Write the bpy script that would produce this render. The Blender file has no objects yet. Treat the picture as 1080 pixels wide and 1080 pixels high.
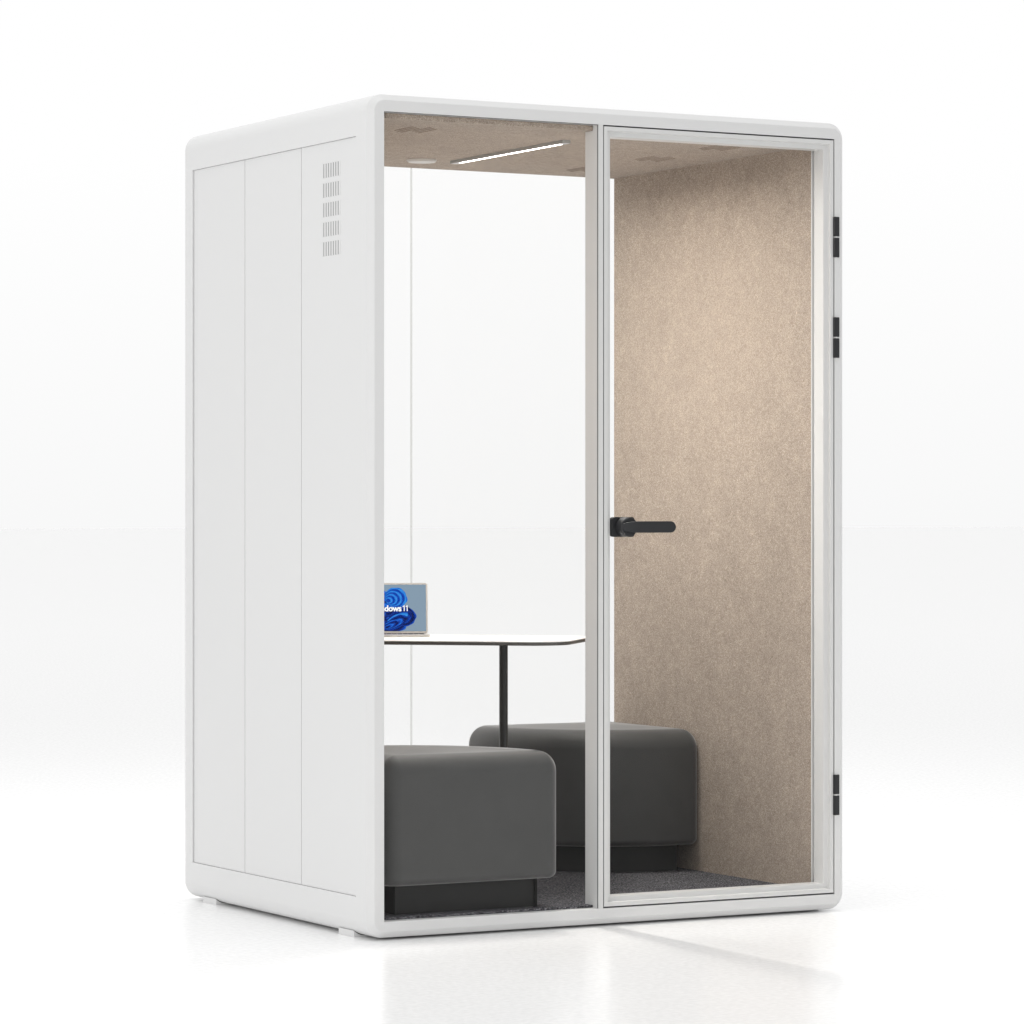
import bpy, bmesh, math, random
from mathutils import Vector, Matrix
random.seed(4)
sc = bpy.context.scene
C = sc.collection
ZF = 0.019                      # floor height in the measured frame; everything is lowered by it

# ------------------------------------------------------------------ materials
def mat(name, color, rough=0.5, spec=0.5, metal=0.0):
    m = bpy.data.materials.new(name); m.use_nodes = True
    b = m.node_tree.nodes['Principled BSDF']
    b.inputs['Base Color'].default_value = (*color, 1)
    b.inputs['Roughness'].default_value = rough
    b.inputs['Specular IOR Level'].default_value = spec
    b.inputs['Metallic'].default_value = metal
    return m, m.node_tree, b

def noise(nt, scale, detail=2.0, rough=0.5, dist=0.0, vec=None):
    n = nt.nodes.new('ShaderNodeTexNoise')
    n.inputs['Scale'].default_value = scale; n.inputs['Detail'].default_value = detail
    n.inputs['Roughness'].default_value = rough; n.inputs['Distortion'].default_value = dist
    if vec is not None: nt.links.new(vec, n.inputs['Vector'])
    return n

def ramp(nt, fac, stops):
    r = nt.nodes.new('ShaderNodeValToRGB'); e = r.color_ramp.elements
    while len(e) < len(stops): e.new(0.5)
    for k, (p, c) in enumerate(stops):
        e[k].position = p; e[k].color = (*c, 1)
    nt.links.new(fac, r.inputs['Fac']); return r

def mix(nt, mode, fac, a, b):
    m = nt.nodes.new('ShaderNodeMix'); m.data_type = 'RGBA'; m.blend_type = mode
    if isinstance(fac, float): m.inputs['Factor'].default_value = fac
    else: nt.links.new(fac, m.inputs['Factor'])
    for s, v in (('A', a), ('B', b)):
        i = [q for q in m.inputs if q.name == s and q.type == 'RGBA'][0]
        if isinstance(v, tuple): i.default_value = (*v, 1)
        else: nt.links.new(v, i)
    return [q for q in m.outputs if q.type == 'RGBA'][0]

def bump(nt, b, h, strength, dist):
    n = nt.nodes.new('ShaderNodeBump'); n.inputs['Strength'].default_value = strength; n.inputs['Distance'].default_value = dist
    nt.links.new(h, n.inputs['Height']); nt.links.new(n.outputs['Normal'], b.inputs['Normal'])

def coords(nt, scale=(1, 1, 1)):
    t = nt.nodes.new('ShaderNodeTexCoord'); m = nt.nodes.new('ShaderNodeMapping')
    m.inputs['Scale'].default_value = scale
    nt.links.new(t.outputs['Object'], m.inputs['Vector']); return m.outputs['Vector']

# white powder-coated steel
paint, nt, b = mat('white powder coat', (0.715, 0.715, 0.712), 0.42, 0.35)
n = noise(nt, 900, 2, 0.5, 0, coords(nt)); bump(nt, b, n.outputs['Fac'], 0.05, 0.0004)
alu, nt, b = mat('white frame coat', (0.68, 0.68, 0.672), 0.38, 0.4)
n = noise(nt, 900, 2, 0.5, 0, coords(nt)); bump(nt, b, n.outputs['Fac'], 0.04, 0.0004)
gap_black, nt, b = mat('gap black', (0.02, 0.02, 0.022), 0.6, 0.3)
gap_grey, nt, b = mat('shadow gap grey', (0.16, 0.16, 0.165), 0.6, 0.3)
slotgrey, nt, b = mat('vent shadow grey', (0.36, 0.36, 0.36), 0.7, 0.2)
black, nt, b = mat('black hardware', (0.022, 0.023, 0.025), 0.42, 0.35)
n = noise(nt, 600, 2, 0.5, 0, coords(nt)); bump(nt, b, n.outputs['Fac'], 0.06, 0.0004)
sensor, nt, b = mat('pale grey plastic', (0.62, 0.60, 0.57), 0.45, 0.4)
lampmetal, nt, b = mat('aluminium', (0.45, 0.45, 0.44), 0.35, 0.5, 0.4)

# woven felt of the inner walls: curly light fibres on beige
def felt(name, k=1.0, stretch=(1, 1, 1)):
    m, nt, b = mat(name, (0.4, 0.32, 0.25), 0.95, 0.1)
    v = coords(nt, stretch)
    a = noise(nt, 120, 2, 0.55, 2.4, v)
    c = noise(nt, 240, 3, 0.65, 1.0, v)
    d = noise(nt, 7, 3, 0.6, 0.4, v)
    e = noise(nt, 34, 2, 0.6, 1.0, v)
    # fibres: thin curly ridges where the noise crosses its middle value
    def ridge(src, width):
        q = nt.nodes.new('ShaderNodeMath'); q.operation = 'SUBTRACT'; q.inputs[1].default_value = 0.52; nt.links.new(src, q.inputs[0])
        p = nt.nodes.new('ShaderNodeMath'); p.operation = 'ABSOLUTE'; nt.links.new(q.outputs[0], p.inputs[0])
        z = nt.nodes.new('ShaderNodeMapRange'); z.inputs['From Min'].default_value = 0; z.inputs['From Max'].default_value = width
        z.inputs['To Min'].default_value = 1; z.inputs['To Max'].default_value = 0; nt.links.new(p.outputs[0], z.inputs['Value']); return z.outputs['Result']
    fib = ridge(a.outputs['Fac'], 0.040)
    r1 = ramp(nt, c.outputs['Fac'], [(0.32, (0.275*k, 0.220*k, 0.177*k)), (0.52, (0.385*k, 0.315*k, 0.256*k)), (0.68, (0.58*k, 0.482*k, 0.398*k))])
    fm = nt.nodes.new('ShaderNodeMath'); fm.operation = 'MULTIPLY'; fm.inputs[1].default_value = 0.9; nt.links.new(fib, fm.inputs[0])
    r1x = mix(nt, 'MIX', fm.outputs[0], r1.outputs['Color'], (0.86*k, 0.745*k, 0.635*k))
    r2 = ramp(nt, e.outputs['Fac'], [(0.30, (0.92, 0.92, 0.92)), (0.70, (1.08, 1.08, 1.08))])
    r3 = ramp(nt, d.outputs['Fac'], [(0.30, (0.95, 0.95, 0.95)), (0.70, (1.05, 1.05, 1.05))])
    o = mix(nt, 'MULTIPLY', 1.0, r1x, r2.outputs['Color'])
    o = mix(nt, 'MULTIPLY', 1.0, o, r3.outputs['Color'])
    nt.links.new(o, b.inputs['Base Color'])
    b.inputs['Sheen Weight'].default_value = 0.12; b.inputs['Sheen Roughness'].default_value = 0.5
    bump(nt, b, c.outputs['Fac'], 0.22, 0.001)
    return m
fabric = felt('beige felt', 0.83)
ceil_felt = felt('ceiling felt', 0.80)

carpet, nt, b = mat('charcoal carpet', (0.06, 0.06, 0.065), 1.0, 0.05)
v = coords(nt)
a = noise(nt, 190, 3, 0.75, 0.5, v); d = noise(nt, 40, 3, 0.6, 0, v)
r1 = ramp(nt, a.outputs['Fac'], [(0.36, (0.012, 0.012, 0.015)), (0.52, (0.085, 0.084, 0.094)), (0.66, (0.36, 0.355, 0.375))])
r2 = ramp(nt, d.outputs['Fac'], [(0.3, (0.75, 0.75, 0.75)), (0.7, (1.2, 1.2, 1.2))])
nt.links.new(mix(nt, 'MULTIPLY', 1.0, r1.outputs['Color'], r2.outputs['Color']), b.inputs['Base Color'])
bump(nt, b, a.outputs['Fac'], 0.8, 0.003)

seatcloth, nt, b = mat('dark grey upholstery', (0.13, 0.13, 0.128), 0.62, 0.4)
v = coords(nt); a = noise(nt, 420, 3, 0.6, 0.6, v); d = noise(nt, 16, 3, 0.5, 0, v)
r1 = ramp(nt, a.outputs['Fac'], [(0.3, (0.043, 0.043, 0.0425)), (0.7, (0.067, 0.067, 0.066))])
r2 = ramp(nt, d.outputs['Fac'], [(0.3, (0.95, 0.95, 0.95)), (0.7, (1.05, 1.05, 1.05))])
nt.links.new(mix(nt, 'MULTIPLY', 1.0, r1.outputs['Color'], r2.outputs['Color']), b.inputs['Base Color'])
b.inputs['Sheen Weight'].default_value = 0.75; b.inputs['Sheen Roughness'].default_value = 0.38
bump(nt, b, a.outputs['Fac'], 0.06, 0.0005)
plinthcloth, nt, b = mat('near black plinth board', (0.022, 0.022, 0.022), 0.55, 0.25)
a = noise(nt, 300, 2, 0.5, 0, coords(nt)); bump(nt, b, a.outputs['Fac'], 0.1, 0.0006)

tablewhite, nt, b = mat('white laminate', (0.86, 0.86, 0.85), 0.55, 0.3)
tableedge, nt, b = mat('dark laminate edge', (0.085, 0.08, 0.072), 0.4, 0.5)
polemat, nt, b = mat('black tube', (0.022, 0.022, 0.021), 0.38, 0.5)
silver, nt, b = mat('warm silver laptop case', (0.56, 0.53, 0.50), 0.38, 0.5, 0.35)
keysmat, nt, b = mat('dark keys', (0.05, 0.05, 0.055), 0.5, 0.4)

def glow(name, color, strength):
    m = bpy.data.materials.new(name); m.use_nodes = True; nt = m.node_tree
    nt.nodes.clear(); o = nt.nodes.new('ShaderNodeOutputMaterial'); e = nt.nodes.new('ShaderNodeEmission')
    e.inputs['Color'].default_value = (*color, 1); e.inputs['Strength'].default_value = strength
    nt.links.new(e.outputs[0], o.inputs['Surface']); return m
led = glow('lamp diffuser', (1.0, 0.965, 0.905), 920)

# clear pane: sees straight through, with a faint mirror reflection
def pane_material(name, tint, refl):
    m = bpy.data.materials.new(name); m.use_nodes = True; nt = m.node_tree; nt.nodes.clear()
    o = nt.nodes.new('ShaderNodeOutputMaterial'); t = nt.nodes.new('ShaderNodeBsdfTransparent')
    g = nt.nodes.new('ShaderNodeBsdfGlossy'); x = nt.nodes.new('ShaderNodeMixShader')
    t.inputs['Color'].default_value = (*tint, 1); g.inputs['Roughness'].default_value = 0.0
    x.inputs['Fac'].default_value = refl
    nt.links.new(t.outputs[0], x.inputs[1]); nt.links.new(g.outputs[0], x.inputs[2]); nt.links.new(x.outputs[0], o.inputs['Surface'])
    return m
glass = pane_material('clear glass', (0.9975, 0.9975, 0.9965), 0.007)

# ------------------------------------------------------------------ mesh helpers
ORIGIN = Vector((0, 0, 0))
def weigh(o):
    """keep the big flat faces flat beside their rounded edges"""
    w_ = o.modifiers.new('normals', 'WEIGHTED_NORMAL'); w_.keep_sharp = True; w_.weight = 80; w_.mode = 'FACE_AREA'
def build(name, bm, mats, parent=None, smooth=None, merge=True):
    if merge: bmesh.ops.remove_doubles(bm, verts=bm.verts, dist=1e-6)
    bmesh.ops.recalc_face_normals(bm, faces=bm.faces)
    bmesh.ops.translate(bm, verts=bm.verts, vec=-ORIGIN)
    me = bpy.data.meshes.new(name); bm.to_mesh(me); bm.free()
    for m in (mats if isinstance(mats, (list, tuple)) else [mats]): me.materials.append(m)
    if smooth is not None:
        for p in me.polygons: p.use_smooth = True
        me.set_sharp_from_angle(angle=math.radians(smooth))
    o = bpy.data.objects.new(name, me); C.objects.link(o)
    if smooth is not None: weigh(o)
    o.parent = parent
    if parent is None: o.location = ORIGIN
    return o

def root(name, loc, label, cat, group=None):
    global ORIGIN
    ORIGIN = Vector(loc)
    o = bpy.data.objects.new(name, None); C.objects.link(o); o.location = loc
    o.empty_display_size = 0.1
    o['label'] = label; o['category'] = cat
    if group: o['group'] = group
    return o

def box(bm, x0, x1, y0, y1, z0, z1, bev=0.0, mi=0, seg=2):
    v = [bm.verts.new((x, y, z)) for x in (x0, x1) for y in (y0, y1) for z in (z0, z1)]
    F = [(0, 1, 3, 2), (4, 6, 7, 5), (0, 4, 5, 1), (2, 3, 7, 6), (0, 2, 6, 4), (1, 5, 7, 3)]
    fs = [bm.faces.new([v[i] for i in f]) for f in F]
    for f in fs: f.material_index = mi
    bmesh.ops.recalc_face_normals(bm, faces=fs)
    if bev > 0:
        r = bmesh.ops.bevel(bm, geom=list({e for f in fs for e in f.edges}), offset=bev, segments=seg, affect='EDGES', profile=0.5)
        for f in r['faces']: f.material_index = mi
    return v

def rrect(x0, x1, z0, z1, r, nc):
    """rounded rectangle, nc+1 points a corner, counter-clockwise seen from the front"""
    P = []
    for cx, cz, a0 in ((x1 - r, z0 + r, -90), (x1 - r, z1 - r, 0), (x0 + r, z1 - r, 90), (x0 + r, z0 + r, 180)):
        for k in range(nc + 1):
            a = math.radians(a0 + 90 * k / nc); P.append((cx + r * math.cos(a), cz + r * math.sin(a)))
    return P

def loft(bm, loops, close_u=True, mi=0):
    vs = [[bm.verts.new(p) for p in L] for L in loops]
    n = len(loops[0]); m = len(loops)
    for i in range(m if close_u else m - 1):
        A, B = vs[i], vs[(i + 1) % m]
        for k in range(n):
            f = bm.faces.new((A[k], A[(k + 1) % n], B[(k + 1) % n], B[k])); f.material_index = mi
    return vs

def fillet(pts, r, n=3, closed=True):
    """round the corners of a 2-D polygon"""
    out = []; N = len(pts)
    for i in range(N):
        p = Vector(pts[i]); a = Vector(pts[i - 1]) - p; c = Vector(pts[(i + 1) % N]) - p
        rr = r[i] if isinstance(r, (list, tuple)) else r
        rr = min(rr, a.length * .45, c.length * .45)
        if rr <= 0: out.append(tuple(p)); continue
        s = p + a.normalized() * rr; e = p + c.normalized() * rr
        for k in range(n + 1):
            t = k / n; q = s * (1 - t) ** 2 + p * 2 * t * (1 - t) + e * t * t; out.append(tuple(q))
    return out

def ring(bm, x0, x1, z0, z1, prof, mi=0):
    """mitred rectangular frame; prof = closed polygon of (inset, y)"""
    loops = []
    for s, y in prof:
        loops.append([(x1 - s, y, z0 + s), (x1 - s, y, z1 - s), (x0 + s, y, z1 - s), (x0 + s, y, z0 + s)])
    loft(bm, loops, True, mi)

def cyl(bm, p0, p1, r0, r1=None, n=32, bev=0.0, mi=0):
    r1 = r0 if r1 is None else r1
    p0, p1 = Vector(p0), Vector(p1); d = (p1 - p0); L = d.length; d.normalize()
    q = d.to_track_quat('Z', 'Y').to_matrix()
    rows = [(0, r0 - bev), (bev, r0), (L - bev, r1), (L, r1 - bev)] if bev > 0 else [(0, r0), (L, r1)]
    vs = []
    for h, r in rows:
        vs.append([bm.verts.new(p0 + q @ Vector((r * math.cos(2 * math.pi * k / n), r * math.sin(2 * math.pi * k / n), h))) for k in range(n)])
    for A, B in zip(vs, vs[1:]):
        for k in range(n):
            f = bm.faces.new((A[k], A[(k + 1) % n], B[(k + 1) % n], B[k])); f.material_index = mi
    for R in (vs[0], vs[-1]):
        f = bm.faces.new(R); f.material_index = mi

def difference(o, cutters):
    o.modifiers.clear()
    for c in cutters:
        md = o.modifiers.new('cut', 'BOOLEAN'); md.operation = 'DIFFERENCE'; md.solver = 'EXACT'; md.object = c
    dg = bpy.context.evaluated_depsgraph_get()
    me = bpy.data.meshes.new_from_object(o.evaluated_get(dg))
    o.modifiers.clear(); o.data = me
    for p in me.polygons: p.use_smooth = True
    me.set_sharp_from_angle(angle=math.radians(32))
    weigh(o)
    for c in cutters: bpy.data.objects.remove(c, do_unlink=True)

# ------------------------------------------------------------------ dimensions (metres)
W, D, ZT, ZB = 1.554, 1.243, 2.3125, 0.0255
CH, RC = 0.0175, 0.048
OX0, OX1, OZ0, OZ1 = 0.047, 1.5148, 0.0705, 2.265      # clear opening of the shell
MX0, MX1 = 0.7192, 0.7345                               # mullion beside the door
CEIL, CARPET = 2.2503, 0.0775
WALLX = 1.494

# ------------------------------------------------------------------ the booth
pod = root('office_booth', (W / 2, D / 2, ZF), 'tall white two-seat soundproof office booth with glass front and beige felt lining', 'office booth')

NC = 14
prof = []                                                # (inset from outer, y, inner?) from front opening round to the back opening
outer = fillet([(0.0297, 0.0), (CH, 0.0), (0.0, CH), (0.0, D - CH), (CH, D), (0.0297, D)], [0, .0022, .0022, .0022, .0022, 0], 4)
loops = []
for s, y in outer:
    if s >= 0.0297: continue
    P = rrect(s, W - s, ZB + s, ZT - s, RC - s, NC); loops.append([(x, y, z) for x, z in P])
def inner(grow, y):
    P = rrect(OX0 - grow, OX1 + grow, OZ0 - grow, OZ1 + grow, 0.0006 + grow, NC); return [(x, y, z) for x, z in P]
front = [inner(0.0016, 0.0), inner(0.0005, 0.0004), inner(0.0, 0.0016)]
back = [inner(0.0, D - 0.0016), inner(0.0005, D - 0.0004), inner(0.0016, D)]
loops = front[::-1] + loops[0:0] + []
loops = [inner(0.0, 0.0016), inner(0.0005, 0.0004), inner(0.0016, 0.0)]
for s, y in outer:
    if s >= 0.0297: continue
    loops.append([(x, y, z) for x, z in rrect(s, W - s, ZB + s, ZT - s, RC - s, NC)])
loops += [inner(0.0016, D), inner(0.0005, D - 0.0004), inner(0.0, D - 0.0016)]
bm = bmesh.new(); loft(bm, loops, True)
shell = build('shell', bm, paint, pod, 32)
# shallow recess on both long sides that the panels sit in
PY0, PY1, PZ0, PZ1 = 0.0785, 1.1705, 0.1340, 2.2026
cut = []
for x0, x1 in ((-0.05, 0.020), (W - 0.020, W + 0.05)):
    bm = bmesh.new(); box(bm, x0, x1, PY0, PY1, PZ0, PZ1); c = build('cutter', bm, paint, pod); cut.append(c)
bpy.context.view_layer.update()
difference(shell, cut)

def panel(y0, y1, side):
    bm = bmesh.new()
    g = 0.0014
    xa, xb = (0.0042, 0.0198) if side == 0 else (W - 0.0198, W - 0.0042)
    box(bm, xa, xb, y0 + g, y1 - g, PZ0 + 0.0008, PZ1 - 0.0006, 0.0012, 0, 2)
    return build('side_panel', bm, paint, pod, 40)
seams = [PY0 - 0.0008, 0.4291, 0.8073, PY1 - 0.0005]
panels = []
for side in (0, 1):
    for a, b_ in zip(seams, seams[1:]):
        p = panel(a, b_, side)
        if side == 0: panels.append(p)
panels[0]['label'] = 'side panel nearest the glass front with five slotted air vents'
# five slotted air vents on the front-most panel
VZ = [2.1440 - 0.0542 * k for k in range(5)]
vent0 = None
for k, zt in enumerate(VZ):
    if vent0 is None:
        bm = bmesh.new(); y0, y1, h = 0.186, 0.2915, 0.0385
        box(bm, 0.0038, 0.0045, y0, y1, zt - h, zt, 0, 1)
        nsl = 7; pitch = (y1 - y0) / nsl
        for j in range(nsl + 1):
            yy = y0 + j * pitch; w = pitch * 0.27
            box(bm, 0.0030, 0.0046, yy - w, yy + w, zt - h - 0.0002, zt + 0.0002, 0.0004, 0, 1)
        vent0 = build('air_vent', bm, [paint, slotgrey], panels[0], merge=False)
    else:
        v = vent0.copy(); C.objects.link(v); v.parent = panels[0]; v.location.z -= 0.0542 * k

# feet
def foot(x0, x1, y0, y1):
    """white pad that follows the rounded underside with a thin shadow gap, on a dark core"""
    bm = bmesh.new()
    def under(x):
        u = min(x, W - x)
        return ZB + RC - math.sqrt(max(0, RC ** 2 - (RC - u) ** 2)) if u < RC else ZB
    xs = [x0 + (x1 - x0) * k / 12 for k in range(13)]
    P = [(x0, ZF + .0002), (x1, ZF + .0002)] + [(x, under(x) - .0028) for x in xs[::-1]]
    vs = loft(bm, [[(x, y, z) for x, z in P] for y in (y0, y1)], False); bm.faces.new(vs[0]); bm.faces.new(vs[1])
    f = build('foot', bm, paint, pod)
    bm = bmesh.new(); box(bm, x0 + .006, x1 - .006, y0 + .006, y1 - .006, ZF + .001, .040)
    build('foot_core', bm, gap_black, f)
    return f
for x0, x1 in ((0.0140, 0.085), (W - 0.085, W - 0.0140)):
    foot(x0, x1, 0.118, 0.212); foot(x0, x1, D - 0.212, D - 0.118)

# mullion between the fixed pane and the door, running back as a post
bm = bmesh.new(); box(bm, MX0, MX1, 0.0, 0.0745, OZ0 - 0.001, OZ1 + 0.001, 0.0007, 0, 2)
build('mullion', bm, alu, pod, 40)
# fixed pane and its inner frame, with grey strips painting in the shadow gap
bm = bmesh.new(); box(bm, OX0 + 0.0005, MX0 - 0.0005, 0.0215, 0.0275, OZ0 + 0.0005, OZ1 - 0.0005)
build('fixed_pane', bm, glass, pod)
bm = bmesh.new()
box(bm, OX0 + 0.001, MX0 - 0.0014, 0.0024, 0.0072, OZ1 - 0.0016, OZ1 - 0.0002)
box(bm, MX0 - 0.0012, MX0 - 0.0002, 0.0022, 0.0060, OZ0 + 0.0008, OZ1 - 0.0008)
build('shadow_gap', bm, gap_grey, pod)

# back glazing: two panes that meet in a thin joint
BX = 0.7645
for x0, x1 in ((OX0 + 0.0005, BX - 0.0026), (BX + 0.0026, OX1 - 0.0005)):
    bm = bmesh.new(); box(bm, x0, x1, 1.2225, 1.2285, OZ0 + 0.0005, OZ1 - 0.0005)
    build('back_pane', bm, glass, pod)
jm = pane_material('clear pane joint', (0.88, 0.88, 0.87), 0.02)
bm = bmesh.new(); box(bm, BX - 0.0025, BX + 0.0025, 1.2232, 1.2278, OZ0 + 0.0005, OZ1 - 0.0005)
build('pane_joint', bm, jm, pod)

# inside: felt walls, felt ceiling, carpet
bm = bmesh.new(); box(bm, WALLX, OX1 - 0.0004, 0.0768, 1.2215, OZ0 + 0.0005, OZ1 - 0.0005, 0.0015, 0, 2)
build('wall_lining', bm, fabric, pod, 40)
bm = bmesh.new(); box(bm, OX0 + 0.0004, 0.067, 0.0768, 1.2215, OZ0 + 0.0005, OZ1 - 0.0005, 0.0015, 0, 2)
build('wall_lining', bm, fabric, pod, 40)
bm = bmesh.new(); box(bm, 0.0672, WALLX - 0.0002, 0.0766, 1.2213, CEIL, OZ1 - 0.0007, 0.001, 0, 2)
box(bm, 0.0672, MX0 - 0.0006, 0.0300, 0.0764, CEIL, OZ1 - 0.0007, 0.001, 0, 2)
ceil_panel = build('ceiling_lining', bm, ceil_felt, pod, 40)
bm = bmesh.new(); box(bm, 0.0672, WALLX - 0.0002, 0.0770, 1.2213, OZ0 + 0.0004, CARPET, 0.001, 0, 2)
box(bm, 0.0672, MX0 - 0.0006, 0.0300, 0.0768, OZ0 + 0.0004, CARPET, 0.001, 0, 2)
build('carpet', bm, carpet, pod, 40)
bm = bmesh.new(); box(bm, 1.4838, 1.5000, 0.0722, 0.0766, OZ0 + 0.012, OZ1 - 0.010, 0.0008, 0, 1)
build('edge_trim', bm, alu, pod)

# ceiling slots (air outlets): two staggered bundles of narrow slots each
def slots(cx, cy):
    bm = bmesh.new()
    for bx, by in ((cx - 0.026, cy + 0.004), (cx + 0.026, cy - 0.004)):
        for j in range(3):
            x = bx + (j - 1) * 0.0175; o = (j - 1) * 0.016
            P = rrect(x - 0.0022, x + 0.0022, by - 0.056 + o, by + 0.056 + o, 0.0017, 4)
            a = [(p, q, CEIL - 0.0009) for p, q in P]; c = [(p, q, CEIL + 0.001) for p, q in P]
            vs = loft(bm, [a, c], False); bm.faces.new(vs[0])
    return build('ceiling_vent', bm, slotmat, pod)
slotmat, nt, b = mat('slot shade brown', (0.265, 0.216, 0.176), 0.9, 0.1)  # brown strips paint in the shade inside the slots
for cx, cy in ((0.272, 0.248), (1.278, 0.248), (1.278, 0.614), (1.262, 1.005)): slots(cx, cy)

# ceiling lamp bar and round sensor
lx, lz = 0.777, CEIL
bm = bmesh.new()                                   # channel with two rails and end caps; the lit strip lies between the rails
box(bm, lx - 0.0130, lx + 0.0130, 0.280, 0.968, lz - 0.0080, lz + 0.001)
for x0, x1, y0, y1 in ((lx - 0.0130, lx - 0.0040, 0.280, 0.968), (lx + 0.0095, lx + 0.0130, 0.280, 0.968), (lx - 0.0039, lx + 0.0094, 0.280, 0.316), (lx - 0.0039, lx + 0.0094, 0.932, 0.968)):
    box(bm, x0, x1, y0, y1, lz - 0.0092, lz - 0.0081)
lamp = build('ceiling_lamp', bm, lampmetal, pod, merge=False)
bm = bmesh.new()
bm.faces.new([bm.verts.new(p) for p in ((lx - 0.0038, 0.3165, lz - 0.0082), (lx - 0.0038, 0.9315, lz - 0.0082), (lx + 0.0093, 0.9315, lz - 0.0082), (lx + 0.0093, 0.3165, lz - 0.0082))])
build('diffuser', bm, led, lamp)
bm = bmesh.new(); cyl(bm, (0.676, 0.985, lz - 0.0075), (0.676, 0.985, lz + 0.001), 0.043, 0.046, 48, 0.002)
build('smoke_sensor', bm, sensor, pod, 40)

# ------------------------------------------------------------------ the door
DX0, DX1, DZ0, DZ1 = 0.7378, 1.5114, 0.0745, 2.2612
bm = bmesh.new()
ring(bm, DX0, DX1, DZ0, DZ1, fillet([(0, 0), (0.0115, 0), (0.0135, 0.0125), (0.0270, 0.0135), (0.0270, 0.0620), (0, 0.0620)],
     [.0014, .0012, .0012, .0014, .001, .001], 3))
door = build('door', bm, alu, pod, 35)
bm = bmesh.new(); box(bm, DX0 + 0.020, DX1 - 0.020, 0.0190, 0.0250, DZ0 + 0.020, DZ1 - 0.020)
build('door_pane', bm, glass, door)
bm = bmesh.new()
ring(bm, DX0, DX1, DZ0, DZ1, [(-0.0004, 0.0035), (-0.0030, 0.0035), (-0.0030, 0.055), (-0.0004, 0.055)])
build('door_gap_shade', bm, gap_black, door)  # black ring added in the door gap so that it stays dark
# lever handle: rounded plate, hub and flat lever
bm = bmesh.new()
P = rrect(0.7655, 0.8400, 1.1105, 1.1665, 0.009, 8)
vs = loft(bm, [[(x, 0.0185, z) for x, z in P], [(x, 0.0055, z) for x, z in P],
               [(0.80275 + (x - 0.80275) * .975, 0.0040, 1.1385 + (z - 1.1385) * .97) for x, z in P]], False)
bm.faces.new(vs[0]); bm.faces.new(vs[-1])
HX, HZ = 0.8035, 1.1385
cyl(bm, (HX, 0.0045, HZ), (HX, -0.0300, HZ), 0.0276, 0.0268, 48, 0.0025)
# lever: hub cap blending into a flat bar with a round end
sec = []
for x, hh, y0, y1 in ((HX - 0.0225, 0.0085, -0.0310, -0.0280), (HX - 0.018, 0.0110, -0.0345, -0.0280), (HX - 0.010, 0.0130, -0.0400, -0.0280), (HX, 0.0144, -0.0455, -0.0285),
                      (HX + 0.010, 0.0153, -0.0495, -0.0295), (HX + 0.020, 0.0159, -0.0512, -0.0330), (HX + 0.032, 0.0160, -0.0515, -0.0385), (HX + 0.045, 0.0160, -0.0515, -0.0395),
                      (0.9260, 0.0160, -0.0515, -0.0395)):
    sec.append((x, hh, y0, y1))
for k in range(1, 8):
    a = k / 7 * math.pi / 2 * 0.985
    sec.append((0.9260 + 0.0160 * math.sin(a), 0.0160 * math.cos(a), -0.0515, -0.0395))
L = []
for x, hh, y0, y1 in sec:
    q = fillet([(y0, -hh), (y1, -hh), (y1, hh), (y0, hh)], 0.0022, 3)
    L.append([(x, y, HZ + z) for y, z in q])
vs = loft(bm, L, False); bm.faces.new(vs[0]); bm.faces.new(vs[-1])
build('handle', bm, black, door, 38, merge=False)
# hinges: two black leaves with a pale pin between and at the ends
hinge0 = None
for zt in (2.0390, 1.7470, 0.4180):
    if hinge0 is None:
        bm = bmesh.new(); z = zt
        for a, c in ((0.0, 0.0572), (0.0610, 0.1182)):
            box(bm, 1.5092, 1.5268, -0.0085, 0.0060, z - c, z - a, 0.0020, 0, 2)
        cyl(bm, (1.5175, -0.0020, z - 0.1197), (1.5175, -0.0020, z + 0.0015), 0.0054, None, 20, 0, 1)
        hinge0 = build('hinge', bm, [black, alu], door, 40, merge=False); hz = zt
    else:
        h = hinge0.copy(); C.objects.link(h); h.parent = door; h.location.z += zt - hz

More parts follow.
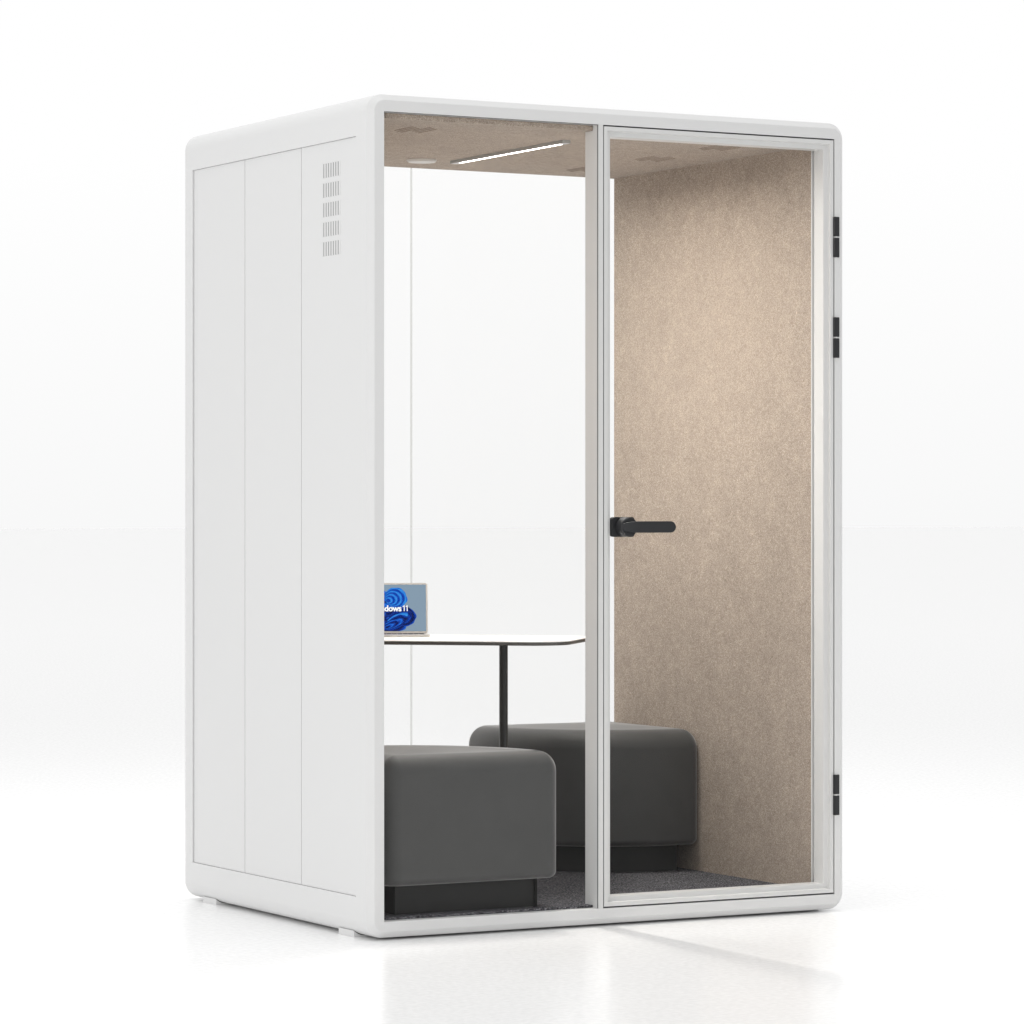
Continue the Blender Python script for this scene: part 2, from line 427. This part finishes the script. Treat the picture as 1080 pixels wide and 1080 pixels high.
# ------------------------------------------------------------------ the two stools
SW, SD, SH, SZ, ST, SI = 0.5460, 0.520, 0.5190, 0.1590, 0.056, 0.053
def plan(inset, n=20):
    RL, RR, FR, FL = [max(q - inset, .003) for q in (0.036, 0.050, 0.036, 0.480)]
    x0, x1, y0, y1 = inset, SW - inset, inset, SD - inset; P = []
    for cx, cy, R, a0 in ((x1 - FR, y0 + FR, FR, -90), (x1 - RR, y1 - RR, RR, 0), (x0 + RL, y1 - RL, RL, 90), (x0 + FL, y0 + FL, FL, 180)):
        for k in range(n + 1):
            a = math.radians(a0 + 90 * k / n); P.append((cx + R * math.cos(a) - SW / 2, cy + R * math.sin(a) - SD / 2))
    return P
def stool(name, label):
    r = root(name, (0, 0, 0), label, 'stool', 'grey stools in the booth')
    bm = bmesh.new()
    # rings from the underside up: small lower rounding, soft wide upper rounding, slightly crowned top
    body = []
    for k in range(7):
        t = math.pi / 2 * k / 6
        body.append([(x, y, SZ - CARPET + .020 * (1 - math.cos(t))) for x, y in plan(.020 * (1 - math.sin(t)))])
    SV = 0.058
    for k in range(17):
        t = math.pi / 2 * k / 16
        body.append([(x, y, SH - .004 - CARPET - SV * (1 - math.sin(t))) for x, y in plan(ST * (1 - math.cos(t)))])
    P = plan(ST); mx = sum(p[0] for p in P) / len(P); my = sum(p[1] for p in P) / len(P)
    for s in (.95, .88, .78, .65, .5, .3, .1):
        body.append([(mx + (x - mx) * s, my + (y - my) * s, SH - .004 - CARPET + .009 * (1 - s * s) ** 1.4) for x, y in P])
    vs = loft(bm, body, False); bm.faces.new(vs[-1]); bm.faces.new(vs[0])
    build('cushion', bm, seatcloth, r, 60)
    bm = bmesh.new(); P = plan(SI)
    vs = loft(bm, [[(x, y, 0.0003) for x, y in P], [(x, y, SZ - CARPET + .001) for x, y in P]], False); bm.faces.new(vs[-1]); bm.faces.new(vs[0])
    build('plinth', bm, plinthcloth, r, 40)
    return r
s1 = stool('stool', 'dark grey upholstered stool behind the glass door, pushed against the beige wall')
s1.location = (0.9480 + SW / 2, 0.6960 + SD / 2, CARPET)
s2 = s1.copy(); C.objects.link(s2)
for ch in s1.children:
    c = ch.copy(); C.objects.link(c); c.parent = s2
s2['label'] = 'dark grey upholstered stool close behind the fixed glass pane, left of the door'
s2.location = (0.0685 + SW / 2, 0.0305 + SD / 2, CARPET); s2.rotation_euler = (0, 0, math.pi)

# ------------------------------------------------------------------ the table
TN, TT = Vector((-.656, -.755)), Vector((.755, -.656))
TC = Vector((.777, .6215))
ZTAB = 0.8070
table = root('table', (0.777, 0.655, CARPET), 'thin white tabletop with rounded corners on one black pole, between the stools', 'table')
def tpoly(g, n=10):
    n0, n1, t0, t1 = -0.29 - g, 0.243 + g, -0.53 - g, 0.212 + g
    R = 0.115 + g; P = []
    for ct, cn, a0 in ((t1 - R, n0 + R, -90), (t1 - R, n1 - R, 0), (t0 + R, n1 - R, 90), (t0 + R, n0 + R, 180)):
        for k in range(n + 1):
            a = math.radians(a0 + 90 * k / n); q = TC + TT * (ct + R * math.cos(a)) + TN * (cn + R * math.sin(a)); P.append((q.x, q.y))
    return P
bm = bmesh.new()
top = [[(x, y, ZTAB - h) for x, y in tpoly(g)] for g, h in ((-.0012, 0.0), (-.0003, .0003), (0, .0012), (0, .0026))]
edge = [[(x, y, ZTAB - h) for x, y in tpoly(g)] for g, h in ((0, .0026), (-.001, .0110), (-.004, .0125), (-.02, .0125))]
v1 = loft(bm, top, False, 0); f = bm.faces.new(v1[0]); f.material_index = 0
v2 = loft(bm, edge, False, 1); f = bm.faces.new(v2[-1]); f.material_index = 1
build('tabletop', bm, [tablewhite, tableedge], table, 40)
bm = bmesh.new(); cyl(bm, (.777, .655, CARPET + .008), (.777, .655, ZTAB - .0128), .0128, None, 40)
build('pole', bm, polemat, table, 40)
bm = bmesh.new(); cyl(bm, (.777, .655, CARPET + .0003), (.777, .655, CARPET + .009), .09, .088, 48, .002)
build('base_plate', bm, polemat, table, 40)

# ------------------------------------------------------------------ the laptop
th = math.radians(25.0)
bk = Vector((math.sin(th), math.cos(th), 0)); rt = Vector((math.cos(th), -math.sin(th), 0)); up = Vector((0, 0, 1))
LW, LD = 0.237, 0.150
fr = Vector((.6300, .8440, ZTAB + .0003))
org = fr - rt * (LW / 2)
lap = root('laptop', org, 'small open silver laptop on the white tabletop with blue petals on its screen', 'laptop')
def L2(x, y, z): return org + rt * x + bk * y + up * z
bm = bmesh.new(); P = rrect(-LW / 2, LW / 2, 0, LD, .006, 6)
vs = loft(bm, [[L2(x * .99, LD/2 + (y - LD/2) * .985, 0) for x, y in P], [L2(x, y, .0022) for x, y in P], [L2(x, y, .0052) for x, y in P], [L2(x * .996, LD/2 + (y - LD/2) * .993, .0060) for x, y in P]], False)
bm.faces.new(vs[0]); bm.faces.new(vs[-1])
base = build('body', bm, silver, lap, 40)
bm = bmesh.new()
for r_ in range(5):
    for k in range(13):
        x0 = -LW / 2 + .012 + k * .0164; y0 = .062 + r_ * .0155
        q = [L2(x0, y0, .0061), L2(x0 + .0142, y0, .0061), L2(x0 + .0142, y0 + .0132, .0061), L2(x0, y0 + .0132, .0061)]
        t = [p + up * .0009 for p in q]
        vs = loft(bm, [q, t], False); bm.faces.new(vs[-1])
build('keyboard', bm, keysmat, lap, merge=False)
tilt = math.radians(10.0); LH = .1540
lu = up * math.cos(tilt) + bk * math.sin(tilt)                      # up along the lid
ln = -bk * math.cos(tilt) + up * math.sin(tilt)                     # out of the screen, towards the seat
lo = L2(0, LD - .004, .0065)
def S(x, v, d=0.0): return lo + rt * x + lu * v + ln * d
bm = bmesh.new(); P = rrect(-LW / 2, LW / 2, 0, LH, .006, 6)
vs = loft(bm, [[S(x * .99, LH/2 + (v - LH/2) * .985, -.0048) for x, v in P], [S(x, v, -.0036) for x, v in P], [S(x, v, -.0004) for x, v in P], [S(x * .997, LH/2 + (v - LH/2) * .996, 0) for x, v in P]], False)
bm.faces.new(vs[0]); bm.faces.new(vs[-1])
lid = build('lid', bm, silver, lap, 40)
# screen picture: grey-blue ground, a ruffled blue flower in nested flat petals
sx, sv0, sv1 = LW / 2 - .0048, .0062, LH - .0050
blues = [(0.003, 0.010, 0.085), (0.003, 0.022, 0.20), (0.004, 0.042, 0.36), (0.006, 0.085, 0.55), (0.012, 0.16, 0.70), (0.035, 0.30, 0.80)]
cols = [(0.25, 0.345, 0.44)]
for k in range(11):
    q = k / 10 * 4.999; a_, t_ = int(q), q - int(q); cols.append(tuple(blues[a_][c_] * (1 - t_) + blues[a_ + 1][c_] * t_ for c_ in range(3)))
scr = [glow('screen %s' % w, c, 0.95) for w, c in zip(['ground'] + ['blue shade'] * 11, cols)]
def shades(lo_, hi_, n_, ph_):
    """smooth light and dark rings, 1..11"""
    return [int(round(lo_ + (hi_ - lo_) * (.5 + .5 * math.sin(ph_ + k_ * 1.05)))) for k_ in range(n_)]
bm = bmesh.new()
f = bm.faces.new([bm.verts.new(S(x, v, .0003)) for x, v in ((-sx, sv0), (sx, sv0), (sx, sv1), (-sx, sv1))])
lay = [0]
def clipv(v): return min(max(v, sv0 + .0003), sv1 - .0003)
def petal(cx, cv, rx, rv, ang, anchor, shades, rounds, ruff, ph):
    for k in range(rounds):
        s = 1 - k / rounds * .92
        lay[0] += 1; d = .0003 + lay[0] * .000006
        ox, ov = cx + (anchor[0] - cx) * (1 - s), cv + (anchor[1] - cv) * (1 - s)
        pts = []
        for j in range(44):
            a = 2 * math.pi * j / 44
            w = 1 + ruff * math.sin(5 * a + ph + k * 1.3) * (0.5 + .5 * math.sin(a + ph)) + .5 * ruff * math.sin(9 * a + k * 2.1)
            u, q = rx * s * w * math.cos(a), rv * s * w * math.sin(a)
            pts.append((ox + u * math.cos(ang) - q * math.sin(ang), clipv(ov + u * math.sin(ang) + q * math.cos(ang))))
        f = bm.faces.new([bm.verts.new(S(x, v, d)) for x, v in pts]); f.material_index = shades[k % len(shades)]
petal(-.034, .050, .046, .040, 0.3, (-.002, .060), shades(1, 8, 20, 0), 20, .05, 2.0)
petal(-.030, .104, .044, .030, -.4, (-.004, .082), shades(2, 9, 20, 1), 20, .05, 0.7)
petal(.002, .022, .052, .024, 0.05, (.000, .050), shades(1, 8, 18, 2), 18, .05, 3.1)
petal(.0225, .109, .0345, .031, -.35, (-.006, .098), shades(5, 11, 24, .4), 24, .035, 1.1)
petal(.046, .052, .0375, .031, -.15, (.006, .064), shades(1, 6, 22, 2.2), 22, .045, 0.2)
petal(.030, .044, .043, .019, .45, (.006, .022), shades(2, 11, 18, 4.0), 18, .06, 1.9)
petal(.018, .031, .044, .015, .38, (-.008, .016), shades(1, 9, 14, 3.5), 14, .07, 0.9)
petal(.008, .064, .020, .011, .6, (-.006, .070), shades(1, 4, 10, 0), 10, .05, 0.9)
screen = build('screen', bm, scr, lid, merge=False)
# lettering across the screen
tc = bpy.data.curves.new('lettering', 'FONT'); tc.body = 'Windows'; tc.align_x = 'RIGHT'; tc.size = 0.0250; tc.resolution_u = 3; tc.offset = 0.0009; tc.space_character = 0.95
to = bpy.data.objects.new('lettering_source', tc); C.objects.link(to)
bpy.context.view_layer.update()
tm = bpy.data.meshes.new_from_object(to.evaluated_get(bpy.context.evaluated_depsgraph_get()))
bpy.data.objects.remove(to, do_unlink=True)
bm = bmesh.new(); bm.from_mesh(tm); bpy.data.meshes.remove(tm)
for v in bm.verts: v.co.x += 0.0395
for x in (0.0418, 0.0508):                       # the two figures 1
    bm.faces.new([bm.verts.new((x + p, q, 0)) for p, q in ((.0042, 0), (.0072, 0), (.0072, .0178), (.0050, .0178), (.0005, .0138), (.0018, .0122), (.0042, .0140))])
for v in bm.verts: v.co = S(v.co.x, .0675 + v.co.y, .0016)
build('lettering', bm, glow('screen white', (1, 1, 1), 1.0), lid, merge=False)

# ------------------------------------------------------------------ the studio floor
ORIGIN = Vector((0, 0, 0))
floor_m, nt, b = mat('white studio floor', (0.955, 0.955, 0.955), 0.22, 0.5)
b.inputs['IOR'].default_value = 1.33
n = noise(nt, 60, 3, 0.5, 0, coords(nt))
r = ramp(nt, n.outputs['Fac'], [(0.3, (0.19, 0.19, 0.19)), (0.7, (0.25, 0.25, 0.25))])
nt.links.new(r.outputs['Color'], b.inputs['Roughness'])
bm = bmesh.new(); S_ = 300
bm.faces.new([bm.verts.new(p) for p in ((-S_, -S_, ZF), (S_, -S_, ZF), (S_, S_, ZF), (-S_, S_, ZF))])
floor = build('floor', bm, floor_m); floor['kind'] = 'structure'
floor['label'] = 'glossy white studio floor'; floor['category'] = 'floor'

# ------------------------------------------------------------------ light
w = bpy.data.worlds.new('World'); sc.world = w; w.use_nodes = True
nt = w.node_tree; bg = nt.nodes['Background']; bg.inputs['Strength'].default_value = 1.0
tcw = nt.nodes.new('ShaderNodeTexCoord'); sep = nt.nodes.new('ShaderNodeSeparateXYZ'); nt.links.new(tcw.outputs['Generated'], sep.inputs[0])
# white studio: full white behind the booth, dimmer on the camera's side of the room
ry = ramp(nt, sep.outputs['Y'], [(0.0, (0.64, 0.64, 0.64)), (0.45, (1.0, 1.0, 1.0))])
ry.color_ramp.elements[0].position = 0.0
mr = nt.nodes.new('ShaderNodeMapRange'); mr.inputs['From Min'].default_value = -0.6; mr.inputs['From Max'].default_value = 0.8
nt.links.new(sep.outputs['Y'], mr.inputs['Value']); nt.links.new(mr.outputs['Result'], ry.inputs['Fac'])
rz = ramp(nt, sep.outputs['Z'], [(0.0, (0.940, 0.941, 0.941)), (0.10, (1.0, 1.0, 1.0))])
nt.links.new(mix(nt, 'MULTIPLY', 1.0, ry.outputs['Color'], rz.outputs['Color']), bg.inputs['Color'])
def area(name, loc, target, size, power, color=(1, 1, 1)):
    l = bpy.data.lights.new(name, 'AREA'); l.shape = 'SQUARE'; l.size = size; l.energy = power; l.color = color
    o = bpy.data.objects.new(name, l); C.objects.link(o); o.location = loc
    o.rotation_euler = (Vector(target) - Vector(loc)).to_track_quat('-Z', 'Y').to_euler()
    return o
area('added_overhead_light', (0.3, 0.2, 9.0), (0.3, 0.2, 0.0), 10.0, 95).data.spread = math.radians(70)  # unseen lamp added to lift the floor towards white
area('front_softbox', (-2.2, -8.0, 4.2), (1.0, 0.6, 0.5), 2.2, 14)
area('left_softbox', (-7.6, -4.2, 2.6), (0.0, 0.0, 1.2), 3.6, 130)

# ------------------------------------------------------------------ camera
cam = bpy.data.cameras.new('camera'); co = bpy.data.objects.new('camera', cam); C.objects.link(co)
cam.sensor_width = 36; cam.lens = 124.58; cam.clip_end = 1000; cam.clip_start = 0.1
cam.shift_y = 4.7 / 1080
co.location = (-4.3061, -8.5519, 1.168); co.rotation_euler = (math.pi / 2, 0, -math.radians(29.04))
sc.camera = co
for o in sc.objects:
    if o.parent is None: o.location.z -= ZF

sc.view_settings.view_transform = 'Standard'; sc.view_settings.look = 'None'
sc.view_settings.exposure = 0; sc.view_settings.gamma = 1; sc.view_settings.use_curve_mapping = False
sc.render.engine = 'CYCLES'
cy = sc.cycles
cy.max_bounces = 14; cy.diffuse_bounces = 8; cy.glossy_bounces = 6; cy.transparent_max_bounces = 24; cy.transmission_bounces = 8
cy.use_denoising = True
cy.sample_clamp_indirect = 8; cy.sample_clamp_direct = 12.0
